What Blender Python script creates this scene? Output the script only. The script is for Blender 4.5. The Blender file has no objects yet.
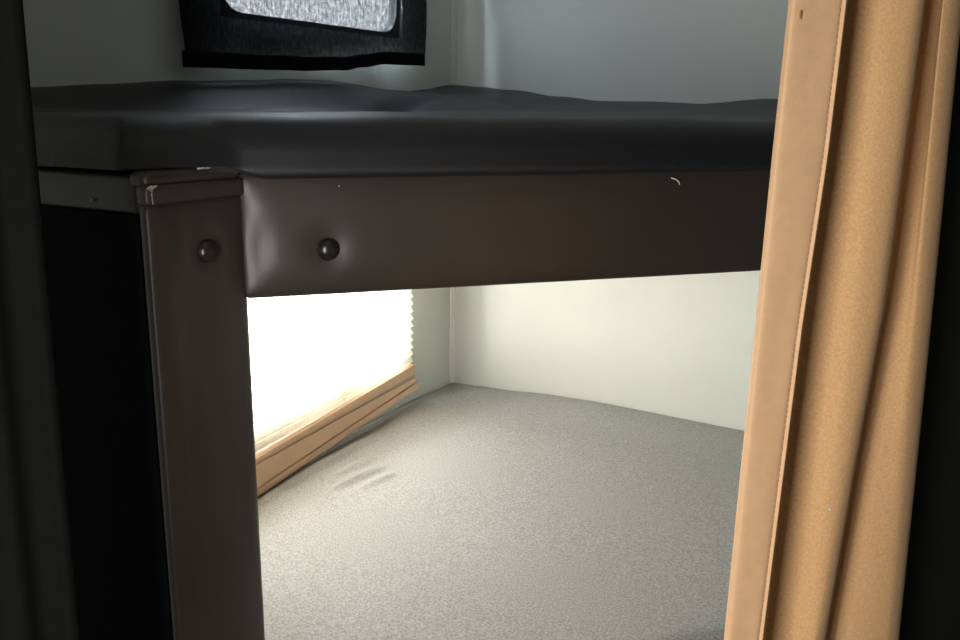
import bpy, bmesh, math, random
from mathutils import Vector, Matrix, noise
random.seed(4)
S = bpy.context.scene
COL = S.collection

# ------------------------------------------------------------------ camera
PITCH, ROLL, YAW, FOC = math.radians(13.7), math.radians(.7), math.radians(28.5), 880.0
cam_data = bpy.data.cameras.new('camera')
cam = bpy.data.objects.new('camera', cam_data); COL.objects.link(cam)
cam_data.sensor_width = 36.0; cam_data.lens = FOC / 960 * 36.0; cam_data.clip_start = .02
fwd = Vector((-math.sin(YAW)*math.cos(PITCH), math.cos(YAW)*math.cos(PITCH), -math.sin(PITCH)))
rt = Vector((math.cos(YAW), math.sin(YAW), 0)); up = rt.cross(fwd)
r2 = rt*math.cos(ROLL) + up*math.sin(ROLL); u2 = up*math.cos(ROLL) - rt*math.sin(ROLL)
M = Matrix((r2, u2, -fwd)).transposed().to_4x4(); M.translation = Vector((1.416, -2.418, 1.5))
cam.matrix_world = M
S.camera = cam

# ------------------------------------------------------------------ sky, daylight, room fill light, exposure
W = bpy.data.worlds.new('sky'); S.world = W; W.use_nodes = True
W.node_tree.nodes['Background'].inputs[0].default_value = (.86, .93, 1, 1)
W.node_tree.nodes['Background'].inputs[1].default_value = 6.0

def area(name, loc, target, sx, sy, power, col):
    l = bpy.data.lights.new(name, 'AREA'); l.shape = 'RECTANGLE'; l.size = sx; l.size_y = sy
    l.energy = power; l.color = col
    o = bpy.data.objects.new(name, l); COL.objects.link(o); o.location = loc
    o.rotation_euler = (Vector(target) - Vector(loc)).to_track_quat('-Z', 'Y').to_euler()
    return o
area('daylight_lower_window', (-.60, -.92, 1.00), (1, -.92, .99), 2.2, .62, 170, (1, .965, .88))
area('daylight_upper_window', (-.30, -.62, 2.14), (1, -.62, 2.10), 1.0, 1.02, 170, (.74, .87, 1))
area('room_fill', (1.205, -2.82, 1.22), (1.15, -1.5, 1.15), .30, .85, 18, (1, .98, .95))  # unseen fill added behind the camera to light curtain and bunk

S.view_settings.view_transform = 'Standard'; S.view_settings.look = 'None'
S.view_settings.gamma = 1; S.view_settings.use_curve_mapping = False
S.view_settings.exposure = 0.0

# ------------------------------------------------------------------ materials
def lin(c): return tuple((v/255/12.92 if v/255 <= .04045 else ((v/255+.055)/1.055)**2.4) for v in c) + (1,)
def mat(name, rgb, rough=.5, spec=.5, noise_scale=0, noise_amt=0, bump=0, bump_scale=200, sheen=0, stretch=None):
    m = bpy.data.materials.new(name); m.use_nodes = True
    nt = m.node_tree; b = nt.nodes['Principled BSDF']
    c = lin(rgb); b.inputs['Base Color'].default_value = c
    b.inputs['Roughness'].default_value = rough; b.inputs['Specular IOR Level'].default_value = spec
    if sheen: b.inputs['Sheen Weight'].default_value = sheen; b.inputs['Sheen Roughness'].default_value = .4
    if noise_scale or bump:
        tc = nt.nodes.new('ShaderNodeTexCoord'); mp = nt.nodes.new('ShaderNodeMapping')
        nt.links.new(tc.outputs['Object'], mp.inputs['Vector'])
        if stretch: mp.inputs['Scale'].default_value = stretch
    if noise_scale:
        n = nt.nodes.new('ShaderNodeTexNoise'); n.inputs['Scale'].default_value = noise_scale; n.inputs['Detail'].default_value = 5
        nt.links.new(mp.outputs[0], n.inputs['Vector'])
        r = nt.nodes.new('ShaderNodeValToRGB')
        r.color_ramp.elements[0].position = .3; r.color_ramp.elements[1].position = .7
        r.color_ramp.elements[0].color = tuple(v*(1-noise_amt) for v in c[:3]) + (1,)
        r.color_ramp.elements[1].color = tuple(min(1, v*(1+noise_amt)) for v in c[:3]) + (1,)
        nt.links.new(n.outputs['Fac'], r.inputs['Fac']); nt.links.new(r.outputs['Color'], b.inputs['Base Color'])
    if bump:
        n2 = nt.nodes.new('ShaderNodeTexNoise'); n2.inputs['Scale'].default_value = bump_scale; n2.inputs['Detail'].default_value = 3
        nt.links.new(mp.outputs[0], n2.inputs['Vector'])
        bp = nt.nodes.new('ShaderNodeBump'); bp.inputs['Strength'].default_value = bump; bp.inputs['Distance'].default_value = .002
        nt.links.new(n2.outputs['Fac'], bp.inputs['Height']); nt.links.new(bp.outputs['Normal'], b.inputs['Normal'])
    return m

M_WALL = mat('white_wall_panel', (212, 217, 211), .38, .4, 3, .03, .06, 60)
M_TRIM = mat('white_trim', (222, 224, 220), .35, .5)
M_CEIL = mat('ceiling_panel', (205, 205, 200), .6)
M_FLOOR = mat('floor_vinyl', (92, 76, 60), .45, .4, 6, .25, stretch=(1, 8, 1))
M_DARK = mat('black_panel', (18, 18, 18), .7, .2)
M_VINYL = mat('brown_vinyl', (53, 47, 42), .42, .45, 8, .10, .06, 420)
M_VINYLPALE = mat('worn_vinyl_and_highlight', (165, 160, 150), .7, .2, 300, .5)  # real wear on the scuff; painted highlight on the folded edge
M_BUTTON = mat('button_vinyl', (30, 27, 25), .28, .5)
M_NAVY = mat('navy_cloth', (14, 17, 24), .9, .1, 40, .2)
M_BSHEET = mat('black_sheet', (17, 19, 23), .56, .6, 60, .2, .18, 500, sheen=.05)
M_GSHEET = mat('grey_knit_sheet', (170, 173, 174), .85, .2, 260, .32, .3, 700)
M_SUEDE = mat('beige_suede', (198, 156, 110), .85, .2, 420, .12, .25, 500, sheen=.1)
M_HEM = mat('beige_hem', (204, 164, 124), .6, .35, 90, .04, .1, 400)
M_THREAD = mat('stitch_thread', (190, 150, 112), .8)
M_CHAR = mat('charcoal_curtain', (13, 13, 12), .9, .08, 60, .12)
M_RAIL = mat('beige_shade_rail', (238, 202, 170), .5, .4, 20, .04)
M_RAILD = mat('shade_cord_brown', (120, 92, 66), .7)  # brown of the short cord beside the rails
M_STAIN = mat('brown_stain', (150, 100, 66), .8)
M_LINT = mat('pale_lint', (200, 198, 190), .8)
M_BOARD = mat('bunk_board', (110, 92, 72), .7, .3, 8, .2, stretch=(1, 10, 1))
M_FRAME = mat('window_frame', (60, 60, 60), .5)
M_MATT = mat('mattress_ticking', (160, 160, 158), .8)

def glass():
    m = bpy.data.materials.new('window_glass'); m.use_nodes = True; nt = m.node_tree
    nt.nodes.remove(nt.nodes['Principled BSDF'])
    t = nt.nodes.new('ShaderNodeBsdfTransparent'); g = nt.nodes.new('ShaderNodeBsdfGlossy'); g.inputs['Roughness'].default_value = .02
    mx = nt.nodes.new('ShaderNodeMixShader'); mx.inputs[0].default_value = .06
    nt.links.new(t.outputs[0], mx.inputs[1]); nt.links.new(g.outputs[0], mx.inputs[2])
    nt.links.new(mx.outputs[0], nt.nodes['Material Output'].inputs[0]); return m
M_GLASS = glass()

def sheer(name, rgb, transp, transl, weave=0, tcol=(1, 1, 1, 1)):
    """thin cloth: part light straight through the weave, part scattered through, the rest reflected"""
    m = bpy.data.materials.new(name); m.use_nodes = True; nt = m.node_tree
    nt.nodes.remove(nt.nodes['Principled BSDF']); c = lin(rgb)
    N = nt.nodes.new; L = nt.links.new
    t = N('ShaderNodeBsdfTransparent'); t.inputs[0].default_value = tcol
    tl = N('ShaderNodeBsdfTranslucent'); tl.inputs[0].default_value = c
    d = N('ShaderNodeBsdfDiffuse'); d.inputs[0].default_value = c
    m1 = N('ShaderNodeMixShader'); m1.inputs[0].default_value = transl
    L(d.outputs[0], m1.inputs[1]); L(tl.outputs[0], m1.inputs[2])
    m2 = N('ShaderNodeMixShader'); m2.inputs[0].default_value = transp
    L(m1.outputs[0], m2.inputs[1]); L(t.outputs[0], m2.inputs[2])
    if weave:
        tc = N('ShaderNodeTexCoord'); fac = None
        for sc in ((1, 1100, 50), (1, 200, 160)):
            mp = N('ShaderNodeMapping'); mp.inputs['Scale'].default_value = sc; L(tc.outputs['Object'], mp.inputs['Vector'])
            n = N('ShaderNodeTexNoise'); n.inputs['Scale'].default_value = .45; n.inputs['Detail'].default_value = 2; L(mp.outputs[0], n.inputs['Vector'])
            if fac is None: fac = n.outputs['Fac']
            else:
                mu = N('ShaderNodeMath'); mu.operation = 'MULTIPLY'; L(fac, mu.inputs[0]); L(n.outputs['Fac'], mu.inputs[1]); fac = mu.outputs[0]
        mr = N('ShaderNodeMapRange'); mr.inputs[1].default_value = .10; mr.inputs[2].default_value = .42
        mr.inputs[3].default_value = transp*(1-weave); mr.inputs[4].default_value = transp*(1+weave)
        L(fac, mr.inputs[0]); L(mr.outputs[0], m2.inputs[0])
    L(m2.outputs[0], nt.nodes['Material Output'].inputs[0]); return m
M_BCURT = sheer('black_window_cloth', (13, 13, 15), .105, .05, .6)
M_HEMB = mat('black_curtain_hem', (15, 15, 17), .9, .1)
M_BACK = sheer('light_bounce_backing', (90, 90, 90), .90, .05)  # unseen backing face added to bounce window light behind the curtain
M_SHADE = sheer('beige_pleated_shade', (242, 234, 218), .28, .30)

# ------------------------------------------------------------------ helpers
def obj(name, bm, m, parent=None, smooth=True, recalc=True):
    me = bpy.data.meshes.new(name)
    if recalc: bmesh.ops.recalc_face_normals(bm, faces=bm.faces)
    if smooth:
        for f in bm.faces: f.smooth = True
    bm.to_mesh(me); bm.free(); me.materials.append(m)
    o = bpy.data.objects.new(name, me); COL.objects.link(o)
    if parent: o.parent = parent
    return o
def tag(o, label, cat, group=None):
    o['label'] = label; o['category'] = cat
    if group: o['group'] = group
    return o
def empty(name, loc, label, cat):
    o = bpy.data.objects.new(name, None); COL.objects.link(o); o.location = loc; o.empty_display_size = .1
    return tag(o, label, cat)
def struct(name, bm, m, parent=None, smooth=False):
    o = obj(name, bm, m, parent, smooth)
    if not parent: o['kind'] = 'structure'
    return o
def rebase(root):
    """children meshes are written in room coordinates; keep them there under a moved root"""
    for ch in root.children: ch.matrix_parent_inverse = Matrix.Translation(-Vector(root.location))
def box(bm, x0, x1, y0, y1, z0, z1):
    v = [bm.verts.new((x, y, z)) for x in (x0, x1) for y in (y0, y1) for z in (z0, z1)]
    for q in ((0, 1, 3, 2), (4, 6, 7, 5), (0, 4, 5, 1), (2, 3, 7, 6), (0, 2, 6, 4), (1, 5, 7, 3)):
        bm.faces.new([v[i] for i in q])
    return v
def prism(bm, pts, z0, z1):
    a = [bm.verts.new((x, y, z0)) for x, y in pts]; b = [bm.verts.new((x, y, z1)) for x, y in pts]
    bm.faces.new(a[::-1]); bm.faces.new(b); n = len(pts)
    for i in range(n): bm.faces.new((a[i], a[(i+1) % n], b[(i+1) % n], b[i]))
def tube(bm, pts, r, seg=8):
    rings = []
    for i, p in enumerate(pts):
        p = Vector(p); a = Vector(pts[max(i-1, 0)]); b = Vector(pts[min(i+1, len(pts)-1)])
        t = (b-a).normalized(); ref = Vector((0, 0, 1)) if abs(t.z) < .9 else Vector((1, 0, 0))
        u = t.cross(ref).normalized(); w = t.cross(u)
        rings.append([bm.verts.new(p + (u*math.cos(2*math.pi*k/seg) + w*math.sin(2*math.pi*k/seg))*r) for k in range(seg)])
    for a, b in zip(rings, rings[1:]):
        for k in range(seg): bm.faces.new((a[k], a[(k+1) % seg], b[(k+1) % seg], b[k]))
    bm.faces.new(rings[0]); bm.faces.new(rings[-1][::-1])
def smooth01(x): x = max(0, min(1, x)); return x*x*(3-2*x)
def interp(x, tab):
    if x <= tab[0][0]: return tab[0][1]
    for (a, va), (b, vb) in zip(tab, tab[1:]):
        if x <= b:
            t = smooth01((x-a)/(b-a)); return va + (vb-va)*t
    return tab[-1][1]
def padded(bm, org, ex, en, L, T, H, r, bulge=0, dimples=(), step=.012, disp=None):
    """upholstered board. org = lower left corner of the front face; ex along, en outwards, z up; face bulges, dimples (u, z, depth, radius)"""
    ex, en = Vector(ex), Vector(en); ez = Vector((0, 0, 1))
    nu, nz, nt = max(6, int(L/step)), max(6, int(H/step)), max(4, int(T/step))
    def put(a, b, c):                         # a,b,c in 0..1 (u, thickness from back to front, z)
        p = Vector((a*L, (b-1)*T, c*H))
        lo = Vector((r, -T+r, r)); hi = Vector((L-r, -r, H-r))
        q = Vector([max(l, min(h, v)) if h > l else (l+h)/2 for v, l, h in zip(p, lo, hi)])
        d = p-q
        if d.length > 1e-9: p = q + d.normalized()*r
        if b > .99:
            e = min(1, min(a*L, (1-a)*L)/.05); f = min(1, min(c*H, (1-c)*H)/.045)
            p.y += bulge*smooth01(e)*smooth01(f)
            for (du, dz, dd, dr) in dimples:
                rr = math.hypot(p.x-du, p.z-dz); p.y -= dd*math.exp(-(rr/dr)**2)
            if disp: p.y += disp(p.x, p.z)*smooth01(min(e, f)*2)
        return Vector(org) + ex*p.x + en*p.y + ez*p.z
    cache = {}
    def V(i, j, k):
        key = (i, j, k)
        if key not in cache: cache[key] = bm.verts.new(put(i/nu, j/nt, k/nz))
        return cache[key]
    for i in range(nu):
        for k in range(nz):
            for j in (0, nt): bm.faces.new((V(i, j, k), V(i+1, j, k), V(i+1, j, k+1), V(i, j, k+1)))
        for j in range(nt):
            for k in (0, nz): bm.faces.new((V(i, j, k), V(i+1, j, k), V(i+1, j+1, k), V(i, j+1, k)))
    for j in range(nt):
        for k in range(nz):
            for i in (0, nu): bm.faces.new((V(i, j, k), V(i, j+1, k), V(i, j+1, k+1), V(i, j, k+1)))

# ------------------------------------------------------------------ room shell
CZ = 2.3
bm = bmesh.new(); box(bm, -.04, 3.04, -3.64, .04, -.05, 0); struct('floor', bm, M_FLOOR)
bm = bmesh.new(); box(bm, -.04, 3.04, -3.64, .04, CZ, CZ+.05); struct('ceiling', bm, M_CEIL)
WY0, WY1 = -.97, -.28                     # both windows share their width
LY0, LY1 = -1.54, -.30                    # lower window runs on behind the post, lengthened there to even the light
LZ0, LZ1, UZ0, UZ1 = .75, 1.24, 1.676, 2.02
bm = bmesh.new()
ZM = 1.45
box(bm, -.04, 0, -3.6, LY0, 0, ZM); box(bm, -.04, 0, LY1, .04, 0, ZM)
box(bm, -.04, 0, LY0, LY1, 0, LZ0); box(bm, -.04, 0, LY0, LY1, LZ1, ZM)
box(bm, -.04, 0, -3.6, WY0, ZM, CZ); box(bm, -.04, 0, WY1, .04, ZM, CZ)
box(bm, -.04, 0, WY0, WY1, ZM, UZ0); box(bm, -.04, 0, WY0, WY1, UZ1, CZ)
struct('wall_left', bm, M_WALL)
bm = bmesh.new(); box(bm, 0, 3.04, 0, .04, 0, CZ); struct('wall_back', bm, M_WALL)
bm = bmesh.new(); box(bm, 1.9, 1.93, -.905, 0, 0, CZ); struct('wall_bunk_right', bm, M_WALL)
bm = bmesh.new(); box(bm, 3.0, 3.04, -3.6, 0, 0, CZ); struct('wall_right', bm, M_WALL)
bm = bmesh.new(); box(bm, -.04, 3.04, -3.64, -3.6, 0, CZ); struct('wall_front', bm, M_WALL)
# dark partition beside the bunk opening, parallel to the bunk front
DD = Vector((.682, .731, 0)); DN = Vector((.731, -.682, 0)); PC = Vector((1.275, -1.664, 0))
def P2(u, v): p = PC + DD*u + DN*v; return (p.x, p.y)
bm = bmesh.new(); prism(bm, [P2(.225, -.145), P2(.85, -.145), P2(.85, -.168), P2(.225, -.168)], 0, CZ); struct('wall_partition', bm, M_DARK)
p = P2(.84, -.168)
bm = bmesh.new(); box(bm, p[0], 3.0, p[1], p[1]+.02, 0, CZ); struct('wall_partition_return', bm, M_DARK)
# corner cove and panel joint strip
bm = bmesh.new()
prof = [(0, -.001), (0, -.015), (.003, -.014), (.007, -.009), (.011, -.004), (.012, 0), (.0, 0)]
prism(bm, [(x, y) for x, y in prof], 0, CZ); struct('trim_1', bm, M_TRIM)
bm = bmesh.new(); box(bm, 0, .0025, -.412, -.402, LZ1+.06, UZ0-.03); struct('trim_2', bm, M_TRIM)

def window(name, WY0, WY1, z0, z1, mull):
    bm = bmesh.new(); rad, n = .06, 8; fw = .014
    inner = []
    for cx, cz, a0 in ((WY1-fw-rad, z1-fw-rad, 0), (WY0+fw+rad, z1-fw-rad, 90), (WY0+fw+rad, z0+fw+rad, 180), (WY1-fw-rad, z0+fw+rad, 270)):
        for k in range(n+1):
            a = math.radians(a0+90*k/n); inner.append((cx+rad*math.cos(a), cz+rad*math.sin(a)))
    outer = []
    for (y, z) in inner:
        cy, cz = (WY0+WY1)/2, (z0+z1)/2; hy, hz = (WY1-WY0)/2-.0005, (z1-z0)/2-.0005
        s = min(hy/max(1e-6, abs(y-cy)), hz/max(1e-6, abs(z-cz))); outer.append((cy+(y-cy)*s, cz+(z-cz)*s))
    N = len(inner); ring = []
    for x in (-.034, -.010):
        ring.append([bm.verts.new((x, y, z)) for y, z in inner]); ring.append([bm.verts.new((x, y, z)) for y, z in outer])
    for i in range(N):
        j = (i+1) % N
        for a, b in ((0, 1), (1, 3), (3, 2), (2, 0)):
            bm.faces.new((ring[a][i], ring[a][j], ring[b][j], ring[b][i]))
    if mull: box(bm, -.030, -.014, -.620, -.590, z0+.01, z1-.01)
    f = struct(name, bm, M_FRAME)
    bm = bmesh.new(); box(bm, -.025, -.022, WY0+.012, WY1-.012, z0+.012, z1-.012)
    struct('pane', bm, M_GLASS, f)
window('window_1', LY0, LY1, LZ0, LZ1, True)
window('window_2', WY0, WY1, UZ0, UZ1, False)

# ------------------------------------------------------------------ bunk bed
FA = math.radians(43); EX = Vector((math.sin(FA), math.cos(FA), 0)); EN = Vector((EX.y, -EX.x, 0))
F0 = Vector((.631, -1.599, 0))
FL = 1.80
bed = empty('bunk_bed', (.6, -1.2, 0), 'built-in bunk bed with brown padded vinyl front rail and corner post', 'bunk bed')
bm = bmesh.new()
def rail_wave(u, z):
    w = .0012*noise.noise(Vector((u*9, z*14, 2.0)))
    w += .004*math.exp(-((u-.022)/.016)**2)*math.sin(z*60+.6)*.5          # pulled vinyl at the left end
    return w
padded(bm, F0-EX*.004+Vector((0, 0, 1.255)), EX, EN, FL, .045, .161, .009, .006, [(.110, .062, .007, .022)], .010, rail_wave)
rail = obj('front_rail', bm, M_VINYL, bed); rail['label'] = 'brown padded vinyl board along the upper bunk front'
def button(parent, c, en, r):
    bm = bmesh.new(); en = Vector(en); ez = Vector((0, 0, 1)); ex = en.cross(ez)
    rings = []
    for rr, h in ((1.0, 0), (1.02, .25), (.93, .5), (.72, .72), (.4, .86), (.12, .9)):
        rings.append([bm.verts.new(Vector(c)+(ex*math.cos(a)+ez*math.sin(a))*r*rr+en*r*h) for a in [2*math.pi*k/20 for k in range(20)]])
    for a, b in zip(rings, rings[1:]):
        for k in range(20): bm.faces.new((a[k], a[(k+1) % 20], b[(k+1) % 20], b[k]))
    bm.faces.new(rings[-1]); bm.faces.new(rings[0][::-1])
    o = obj('button', bm, M_BUTTON, parent); return o
b = button(rail, F0+EX*.106+EN*.0005+Vector((0, 0, 1.317)), EN, .0145); b['label'] = 'round covered tufting button on the rail'
bm = bmesh.new()
q = F0+EX*.600+EN*.0075
tube(bm, [q+Vector((0, 0, 1.402)), q+EX*.008+Vector((0, 0, 1.400)), q+EX*.013+Vector((0, 0, 1.396)), q+EX*.0145+Vector((0, 0, 1.392))], .0011, 6)
obj('loose_thread', bm, M_LINT, rail)
bm = bmesh.new(); bmesh.ops.create_icosphere(bm, subdivisions=1, radius=.0011, matrix=Matrix.Translation(F0+EX*.122+EN*.0065+Vector((0, 0, 1.3985)))); obj('lint', bm, M_LINT, rail)

# corner post: face towards the aisle (+X), end panel runs from it to the window wall
PX, PY0, PY1 = .632, -1.743, -1.592
bm = bmesh.new()
def post_wave(u, z):
    w = .0022*math.exp(-((u-.026)/.007)**2)*(1 if z < 1.375 else 0)         # welt along the near corner
    w += -.0018*math.exp(-((u-.040)/.010)**2)
    w += .0022*noise.noise(Vector((u*16, z*5, 7.0)))
    return w
padded(bm, (PX, PY0, 0), (0, 1, 0), (1, 0, 0), PY1-PY0, .018, 1.392, .008, .003, [(.086, 1.327, .006, .022), (.072, 1.27, .003, .04)], .010, post_wave)
post = obj('corner_post', bm, M_VINYL, bed); post['label'] = 'brown vinyl wrapped post at the near corner'
b = button(post, (PX-.002, PY0+.083, 1.327), (1, 0, 0), .0140); b['label'] = 'round covered tufting button on the post'
bm = bmesh.new()
padded(bm, (PX+.003, PY0-.002, 1.388), (0, 1, 0), (1, 0, 0), PY1-PY0+.002, .019, .022, .004, 0, [], .006)
padded(bm, (PX-.002, PY0+.002, 1.406), (0, 1, 0), (1, 0, 0), PY1-PY0-.003, .030, .019, .008, 0, [], .006)
cap = obj('post_cap', bm, M_VINYL, post)
bm = bmesh.new()                                                             # scuffed folded corner of the cap
def flake(pts):
    v = [bm.verts.new((PX+dx, PY0+dy, 1.388+dz)) for dy, dz, dx in pts]; f = bm.faces.new(v)
    r = bmesh.ops.extrude_face_region(bm, geom=[f])
    bmesh.ops.translate(bm, vec=(-.0012, .0006, -.0003), verts=[q for q in r['geom'] if isinstance(q, bmesh.types.BMVert)])
flake([(-.0016, .0195, .0022), (.003, .0222, .0030), (.011, .0225, .0028), (.0135, .0215, .0036), (.007, .0190, .0042), (.0045, .0150, .0042), (.002, .0172, .0040)])
flake([(.0042, .0150, .0042), (.0052, .0120, .0043), (.0048, .0060, .0043), (.0058, .0020, .0043), (.0044, .0015, .0042), (.0034, .0070, .0042), (.0030, .0130, .0041)])
s = obj('scuff', bm, M_VINYLPALE, cap, False); s['label'] = 'pale worn scuff on the cap corner'
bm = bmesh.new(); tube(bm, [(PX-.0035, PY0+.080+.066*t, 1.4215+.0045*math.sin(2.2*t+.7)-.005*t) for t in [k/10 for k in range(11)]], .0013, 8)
w = obj('welt_highlight', bm, M_VINYLPALE, cap); w['label'] = 'folded vinyl edge on top of the post, its highlight painted pale'  # pale colour stands for light caught by the vinyl fold
bm = bmesh.new()
padded(bm, (0.001, -1.740, 1.374), (1, 0, 0), (0, -1, 0), .618, .045, .049, .007, .001, [], .012)
er = obj('end_rail', bm, M_VINYL, bed)
bm = bmesh.new(); bmesh.ops.create_icosphere(bm, subdivisions=1, radius=.0024, matrix=Matrix.Translation((.541, -1.7425, 1.389)) @ Matrix.Diagonal((.7, .7, 1.3, 1))); obj('lint', bm, M_LINT, er)
bm = bmesh.new(); box(bm, .001, .613, -1.741, -1.704, 0, 1.376); obj('end_panel', bm, M_NAVY, bed, False)
def plan(inset):                                                             # bunk plan: window wall, back wall, slanted front
    n = EN*inset; a = F0-n; u = (1.895-a.x)/EX.x; e = a+EX*u
    return [(.002, -1.700), (.61, -1.700), (.61, -1.65), (a.x-.002, a.y), (e.x, e.y), (1.895, -.002), (.002, -.002)]
bm = bmesh.new(); prism(bm, plan(.052), 1.262, 1.372); obj('upper_platform', bm, M_BOARD, bed, False)
bm = bmesh.new(); prism(bm, plan(.06), 0, .42); obj('lower_base', bm, M_VINYL, bed, False)
rebase(bed)

# ------------------------------------------------------------------ mattresses (edge points, then sheeted top)
def mattress(name, mt, zb, ztop, fz, inset, skirt_r, label):
    """front line F, back line B, ruled grid between them; fz(x,y,d) gives the cloth height"""
    a = F0 - EN*inset; n1 = 16; n2 = 190
    e = a + EX*((1.89-a.x)/EX.x)
    s0 = Vector((.609, -1.694)) if inset > 0 else Vector((.60, -1.747))
    Fp = [Vector((s0.x, s0.y)).lerp(Vector((a.x, a.y)), i/n1) for i in range(n1)] + [Vector((a.x, a.y)).lerp(Vector((e.x, e.y)), i/n2) for i in range(n2+1)]
    w = .003; m1 = 104; m2 = n1+n2-m1
    c0, c1, c2 = Vector((w, s0.y)), Vector((w, -w)), Vector((1.89, -w))
    Bp = [c0.lerp(c1, i/m1) for i in range(m1)] + [c1.lerp(c2, i/m2) for i in range(m2+1)]
    rows = 150
    ts = [.55*(j/rows)**1.6+.45*(j/rows) for j in range(rows+1)]
    bm = bmesh.new(); grid = []
    for f, b in zip(Fp, Bp):
        col = []
        Lf = (b-f).length
        for t in ts:
            p = f.lerp(b, t); d = min(t*Lf*.75, max(0, p.y-s0.y))
            z = fz(p.x, p.y, d)
            col.append(bm.verts.new((p.x, p.y, z)))
        grid.append(col)
    for i in range(len(grid)-1):
        for j in range(rows): bm.faces.new((grid[i][j], grid[i+1][j], grid[i+1][j+1], grid[i][j+1]))
    # side wall and underside around the rim
    loop = [grid[i][0] for i in range(len(grid))] + [grid[-1][j] for j in range(1, rows+1)] + [grid[i][rows] for i in range(len(grid)-2, -1, -1)] + [grid[0][j] for j in range(rows-1, 0, -1)]
    rise = (lambda x, y: .016*smooth01((-1.585-y)/.05)) if inset < 0 else (lambda x, y: 0)
    cx = Vector((.7, -.75))
    prev = loop
    for h, o in ((.66, .004), (.33, .004), (0, -.004)):
        new = []
        for v in loop:
            dirv = (Vector((v.co.x, v.co.y))-cx).normalized()
            onfront = (Vector((v.co.x, v.co.y, 0))-a).dot(EN) > -.02 and v.co.y < -.05
            k = o if onfront else 0
            new.append(bm.verts.new((v.co.x+dirv.x*k, v.co.y+dirv.y*k, (zb+rise(v.co.x, v.co.y))+(v.co.z-(zb+rise(v.co.x, v.co.y)))*h)))
        N = len(loop)
        for i in range(N): bm.faces.new((prev[i], prev[(i+1) % N], new[(i+1) % N], new[i]))
        prev = new
    bm.faces.new(prev[::-1])
    o = obj(name, bm, mt); return tag(o, label, 'mattress')

def round_edge(d, r, depth):
    if d >= r: return 0
    return -(1-math.sqrt(max(0, 1-((r-d)/r)**2)))*depth
LEFT = [(-1.75, 1.500), (-1.43, 1.521), (-1.28, 1.530), (-1.08, 1.543), (-.65, 1.556), (-.55, 1.552), (-.415, 1.539), (-.295, 1.534), (-.136, 1.545), (-.02, 1.557)]
BACK = [(0, 1.560), (.093, 1.554), (.195, 1.546), (.358, 1.529), (.482, 1.517), (.767, 1.513), (.961, 1.525), (1.9, 1.52)]
def z_up(x, y, d):
    base = 1.484 + .004*noise.noise(Vector((x*3, y*3, 1)))
    zl = interp(y, LEFT); zb = interp(x, BACK)
    kl = smooth01(1-x/(.18+.37*smooth01((y+.75)/.5))); kb = smooth01(1+y/.5)
    z = base + max((zl-base)*kl, (zb-base)*kb)
    # long crease in the sheet behind the window side
    c = (x-(.24+.04*math.sin(y*3)))/.03
    z -= .016*math.exp(-c*c)*smooth01((-y-.35)/.3)
    z += round_edge(d, .065, .055) + .003*noise.noise(Vector((x*7, y*7, 5)))*min(1, d/.05)
    return z
mattress('mattress', M_BSHEET, 1.409, 1.48, z_up, -.014, .08, 'upper bunk mattress in a black fitted sheet, below the black window curtain')
LB = [(-1.75, .505), (-1.4, .530), (-1.1, .575), (-.943, .594), (-.775, .606), (-.5, .611), (-.233, .614), (-.05, .604)]
BB = [(0, .606), (.18, .609), (.391, .622), (.523, .625), (.951, .617), (1.9, .61)]
def seg_d(x, y, a, b):
    p, a, b = Vector((x, y)), Vector(a), Vector(b); t = max(0, min(1, (p-a).dot(b-a)/(b-a).length_squared))
    return (p-a-(b-a)*t).length, t
def z_lo(x, y, d):
    zl = interp(y, LB); zb = interp(x, BB)
    z = .602 + (zl-.602)*smooth01(1-x/.22) + (zb-.602)*smooth01(1+y/.22)
    if y > -.22 and x < .22: z = .602 + (interp(x, BB)-.602)*smooth01(1+y/.22)*(smooth01(x/.22)) + (zl-.602)*smooth01(1-x/.22)
    for a, b, h, w in (((.060, -1.04), (.074, -.52), .013, .013), ((.135, -.83), (.152, -.66), .008, .012), ((.175, -.88), (.205, -.70), .011, .012), ((.232, -.83), (.255, -.72), .008, .011)):
        dd, t = seg_d(x, y, a, b); z += h*math.exp(-(dd/w)**2)*math.sin(math.pi*min(1, max(.0, t)))**.5 if 0 < t < 1 else 0
    dd, t = seg_d(x, y, (.03, -1.0), (.03, -.45)); z -= .010*math.exp(-(dd/.016)**2)
    z += .003*noise.noise(Vector((x*2.5, y*2.5, 3))) + round_edge(d, .05, .05)
    return z
mattress('mattress', M_GSHEET, .422, .60, z_lo, .004, .05, 'lower bunk mattress in a heather grey fitted sheet, below the lit window shade')

# ------------------------------------------------------------------ black curtain over the upper window
SC = 1/1.0
cur = empty('window_curtain', (.035, -.66, 1.57), 'black cloth curtain over the upper bunk window with daylight glowing through', 'curtain')
BOT = [(-1.12, 1.567), (-.957, 1.569), (-.762, 1.573), (-.591, 1.580), (-.507, 1.591), (-.40, 1.603), (-.23, 1.606)]
def sheet(y0f, y1f, zlo, zhi, xf, ny, nz, th):
    bm = bmesh.new(); layers = []
    for off in (0, -th):
        g = []
        for k in range(nz+1):
            row = []
            for i in range(ny+1):
                s = i/ny; t = k/nz
                za, zb2 = zlo(s), zhi(s); z = za+(zb2-za)*t
                y = y0f(z)+(y1f(z)-y0f(z))*s
                row.append(bm.verts.new((xf(y, z)+off, y, z)))
            g.append(row)
        layers.append(g)
    for g in layers:
        for k in range(nz):
            for i in range(ny): bm.faces.new((g[k][i], g[k][i+1], g[k+1][i+1], g[k+1][i]))
    a, b = layers
    for i in range(ny):
        for k in (0, nz): bm.faces.new((a[k][i], a[k][i+1], b[k][i+1], b[k][i]))
    for k in range(nz):
        for i in (0, ny): bm.faces.new((a[k][i], a[k+1][i], b[k+1][i], b[k][i]))
    return bm
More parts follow.
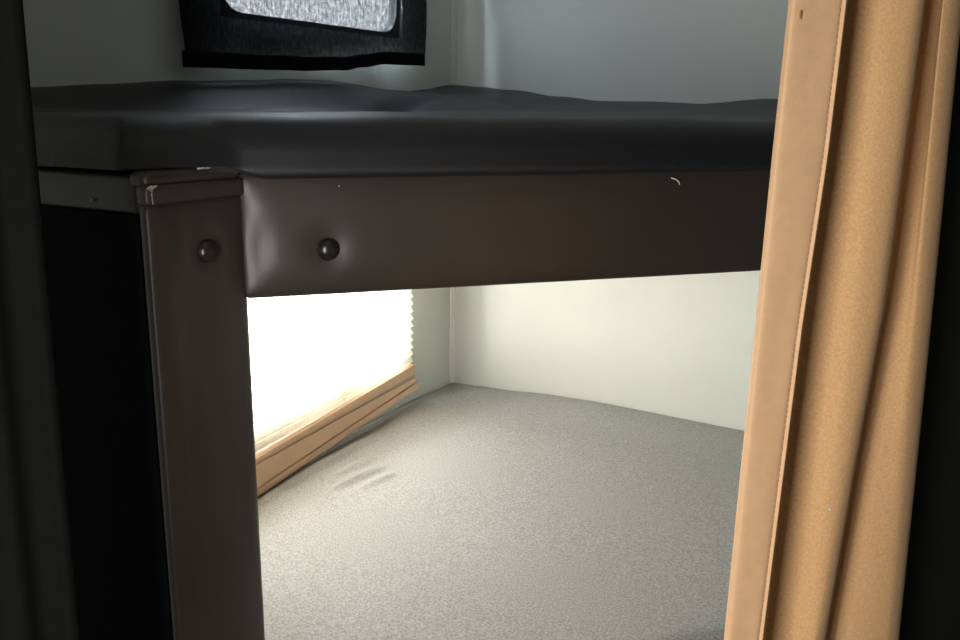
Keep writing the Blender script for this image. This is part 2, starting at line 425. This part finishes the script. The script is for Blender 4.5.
def wob(y, z): return .034 + .008*smooth01((y+.5)/.25)*smooth01((1.85-z)/.2) + .0035*math.sin(y*19+1) * (1-.3*(z-1.6)) + .0015*math.sin(y*47)
yl = lambda z: interp(z, [(1.603, -1.102), (1.692, -1.109), (2.1, -1.115)]); yr = lambda z: interp(z, [(1.6, -.236), (1.785, -.213), (2.1, -.205)])
bot = lambda s: interp(-1.105+s*.875, BOT)
o = cl = obj('cloth', sheet(yl, yr, lambda s: bot(s)+.030, lambda s: 2.10, wob, 90, 30, .0012), M_BCURT, cur)
cl.data.materials.append(M_BACK)
for f in cl.data.polygons:
    if f.normal.x < -.5: f.material_index = 1
o = obj('hem', sheet(lambda z: -1.108, lambda z: -.236, bot, lambda s: bot(s)+.032, lambda y, z: wob(y, z)+.0012, 90, 4, .004), M_HEMB, cur)
o.data.materials.append(M_TRIM)  # unseen white back added to bounce daylight onto the wall below
for f in o.data.polygons:
    if f.normal.x < -.5: f.material_index = 1
bm = bmesh.new(); tube(bm, [(.034, -1.16, 2.105), (.034, -.16, 2.105)], .006, 10)
box(bm, .0, .036, -1.15, -1.14, 2.10, 2.11); box(bm, .0, .036, -.18, -.17, 2.10, 2.11); obj('rod', bm, M_FRAME, cur)
rebase(cur)

# ------------------------------------------------------------------ pleated shade on the lower window (hangs askew)
shade = empty('pleated_shade', (.03, -.6, .62), 'glowing beige pleated window shade hanging askew over the grey mattress', 'window shade')
def rail_line(bm, a0, a1, b0, b1, x0l, x1l, x0r, x1r, yl=-.97, yr=-.289):
    """bar between y=yl and y=yr: lower/upper z at left (a0,a1) and right (b0,b1); depth x0..x1 at each end"""
    k = (YL-yr)/(yl-yr); a0 = b0+(a0-b0)*k; a1 = b1+(a1-b1)*k; x0l = x0r+(x0l-x0r)*k; x1l = x1r+(x1l-x1r)*k; yl = YL
    l = [bm.verts.new(c) for c in ((x0l, yl, a0), (x1l, yl, a0), (x1l, yl, a1), (x0l, yl, a1))]
    r = [bm.verts.new(c) for c in ((x0r, yr, b0), (x1r, yr, b0), (x1r, yr, b1), (x0r, yr, b1))]
    bm.faces.new(l); bm.faces.new(r[::-1])
    for i in range(4): bm.faces.new((l[i], r[i], r[(i+1) % 4], l[(i+1) % 4]))
YL, YR = -1.56, -.289
bm = bmesh.new(); nple = 26; rows = []
def midz(y): return .684+(y+.97)/.681*.026                                    # the lower edge of the hanging cloth
for k in range(nple*2+1):
    t = k/(nple*2); x = .022 if k % 2 else .036
    row = []
    for i in range(17):
        s = i/16; y = YL+s*(YR-YL+(0.006 if k % 2 else 0))
        zz = 1.30-(1.30-midz(y))*(t**.96); row.append(bm.verts.new((x+.006*(1-s)*t, y, zz)))
    rows.append(row)
for a, b in zip(rows, rows[1:]):
    for i in range(16): bm.faces.new((a[i], a[i+1], b[i+1], b[i]))
obj('pleated_cloth', bm, M_SHADE, shade, False, False)
bm = bmesh.new(); rail_line(bm, .684, .693, .714, .745, .018, .046, .016, .040); obj('middle_rail', bm, M_RAIL, shade, False)
bm = bmesh.new(); rail_line(bm, .679, .6845, .704, .7145, .017, .043, .016, .038); obj('glowing_pleat', bm, M_SHADE, shade, False)
bm = bmesh.new()                                                             # lower stack of folded pleats
rail_line(bm, .650, .679, .697, .704, .018, .047, .017, .041)
rail_line(bm, .621, .6495, .6885, .6965, .018, .0455, .017, .040, yr=-.285)
obj('pleat_stack', bm, M_RAIL, shade, False)
bm = bmesh.new(); rail_line(bm, .598, .6185, .667, .686, .020, .047, .016, .042, yr=-.266)
bmesh.ops.bevel(bm, geom=bm.edges[:], offset=.002, segments=1, affect='EDGES'); obj('bottom_rail', bm, M_RAIL, shade, False)
bm = bmesh.new(); rail_line(bm, 1.30, 1.33, 1.30, 1.33, .001, .040, .001, .040); obj('head_rail', bm, M_RAIL, shade, False)
for yy in (-.62,):
    bm = bmesh.new(); tube(bm, [(.029, yy, 1.30), (.029, yy, .70)], .0012, 6); obj('cord', bm, M_RAIL, shade)
bm = bmesh.new(); tube(bm, [(.012, -.290, .70), (.010, -.291, .655), (.008, -.292, .635)], .001, 6); obj('cord', bm, M_RAILD, shade)
rebase(shade)

# ------------------------------------------------------------------ beige curtain pulled to the right
KZ = [(1.008, -.004, .032, .064, .118, .2076), (1.174, -.002, .0366, .0675, .128, .2006), (1.322, 0, .041, .0705, .139, .194),
      (1.459, .0017, .049, .073, .141, .187), (1.585, .0042, .0516, .073, .142, .181)]
def keys(z):
    if z <= KZ[0][0]: a, b = KZ[0], KZ[2]; t = (z-a[0])/(b[0]-a[0]); t = max(t, -1.2)
    elif z >= KZ[-1][0]: a, b = KZ[2], KZ[-1]; t = min((z-a[0])/(b[0]-a[0]), 2.2)
    else:
        for a, b in zip(KZ, KZ[1:]):
            if a[0] <= z <= b[0]: t = (z-a[0])/(b[0]-a[0]); break
    return [p+(q-p)*t for p, q in zip(a[1:], b[1:])]
def cr(pts, n):
    out = []
    P = [pts[0]]+list(pts)+[pts[-1]]
    for i in range(1, len(P)-2):
        p0, p1, p2, p3 = P[i-1:i+3]
        for k in range(n):
            t = k/n
            out.append(tuple(.5*((2*b)+(-a+c)*t+(2*a-5*b+4*c-d)*t*t+(-a+3*b-3*c+d)*t**3) for a, b, c, d in zip(p0, p1, p2, p3)))
    out.append(tuple(pts[-1])); return out
def loft(bm, prof, z0, z1, nz, org=PC, n=6, th=.0016):
    g = []
    for k in range(nz+1):
        z = z0+(z1-z0)*k/nz; row = []
        for u, v in cr(prof(z), n):
            p = org+DD*u+DN*v; row.append(bm.verts.new((p.x, p.y, z)))
        g.append(row)
    for a, b in zip(g, g[1:]):
        for i in range(len(a)-1): bm.faces.new((a[i], a[i+1], b[i+1], b[i]))
    bmesh.ops.recalc_face_normals(bm, faces=bm.faces)
    bmesh.ops.solidify(bm, geom=bm.faces[:], thickness=th)
def prof_body(z):
    L, h, va, f2, R = keys(z); w = .0015*math.sin(z*6); K = .85               # the folds sweep back to the right
    pts = [(L+.006, .000), (h-.010, -.002), (h-.003, -.012), (h, -.035), (h+.004, -.052), (h+(va-h)*.6, -.050), (va, -.044+w), (va+.015, -.034), ((va+f2)/2, -.026+w), (f2-.014, -.022), (f2-.004, -.026), (f2, -.036), (f2-.001, -.055),
           (f2+.003, -.078), (f2+.012, -.080), (f2+.022, -.070), ((f2+R)/2+.004, -.061-w), (R-.016, -.056), (R-.004, -.057), (R+.006, -.064), (R+.010, -.076), (R+.004, -.092)]
    return [(u-K*min(0, v), v) for u, v in pts]
def prof_hem(z):
    L, h, va, f2, R = keys(z); w = .0006*math.sin(z*23)
    return [(L+.004, -.004), (L+.0005, -.002), (L, .002), (L+.003, .0055), ((L+h)/2, .0075+w), (h-.008, .0085), (h-.004, .0078), (h-.002, .0100), (h, .0085), (h+.0002, .004), (h-.002, -.002)]
pc = empty('privacy_curtain', (1.275, -1.664, .03), 'beige suede-look curtain hanging in folds on the right of the bunk opening', 'curtain')
bm = bmesh.new(); loft(bm, prof_body, .03, CZ, 44); obj('folded_cloth', bm, M_SUEDE, pc)
bm = bmesh.new(); loft(bm, prof_hem, .03, CZ, 60, n=5); h = obj('hem', bm, M_HEM, pc); h['label'] = 'smooth pinkish beige hem band along the curtain edge'
bm = bmesh.new()
z = .4
while z < 2.2:
    L, hh, *_ = keys(z); p = PC+DD*(hh-.0055)+DN*.0086
    L2, hh2, *_ = keys(z+.0032); p2 = PC+DD*(hh2-.0055)+DN*.0086
    tube(bm, [(p.x, p.y, z), (p2.x, p2.y, z+.0032)], .00035, 4); z += .005
obj('stitching', bm, M_THREAD, h)
bm = bmesh.new(); sp = PC+DD*.0105+DN*.0072
bmesh.ops.create_icosphere(bm, subdivisions=2, radius=.001, matrix=Matrix.Translation((sp.x, sp.y, 1.572)) @ Matrix.Rotation(math.radians(47), 4, 'Z') @ Matrix.Diagonal((1.3, .5, 3.6, 1)))
obj('stain', bm, M_STAIN, h)
bm = bmesh.new(); lp = PC+DD*.121+DN*-.0235; bmesh.ops.create_icosphere(bm, subdivisions=1, radius=.0017, matrix=Matrix.Translation((lp.x, lp.y, 1.122))); obj('lint', bm, M_LINT, pc)
rebase(pc)

# ------------------------------------------------------------------ dark curtain at the left edge
def prof_dark(z):
    e = -.6998-(1.51-z)*.0140; w = .003*math.sin(z*4)
    return [(e-.006, -.018), (e-.001, -.010), (e, -.002), (e-.006, .003), (e-.014, .001+w), (e-.024, -.006), (e-.032, -.004), (e-.042, .006), (e-.056, .006+w), (e-.066, -.004), (e-.076, -.012), (e-.09, -.004), (e-.11, .008), (e-.13, .0), (e-.15, -.012), (e-.18, .002), (e-.22, .010), (e-.26, -.004), (e-.30, .004)]
bm = bmesh.new(); loft(bm, prof_dark, .03, CZ, 40, org=Vector((1.2341, -1.4453, 0)))
tag(obj('privacy_curtain', bm, M_CHAR), 'dark charcoal curtain hanging at the left edge beside the bunk post', 'curtain')
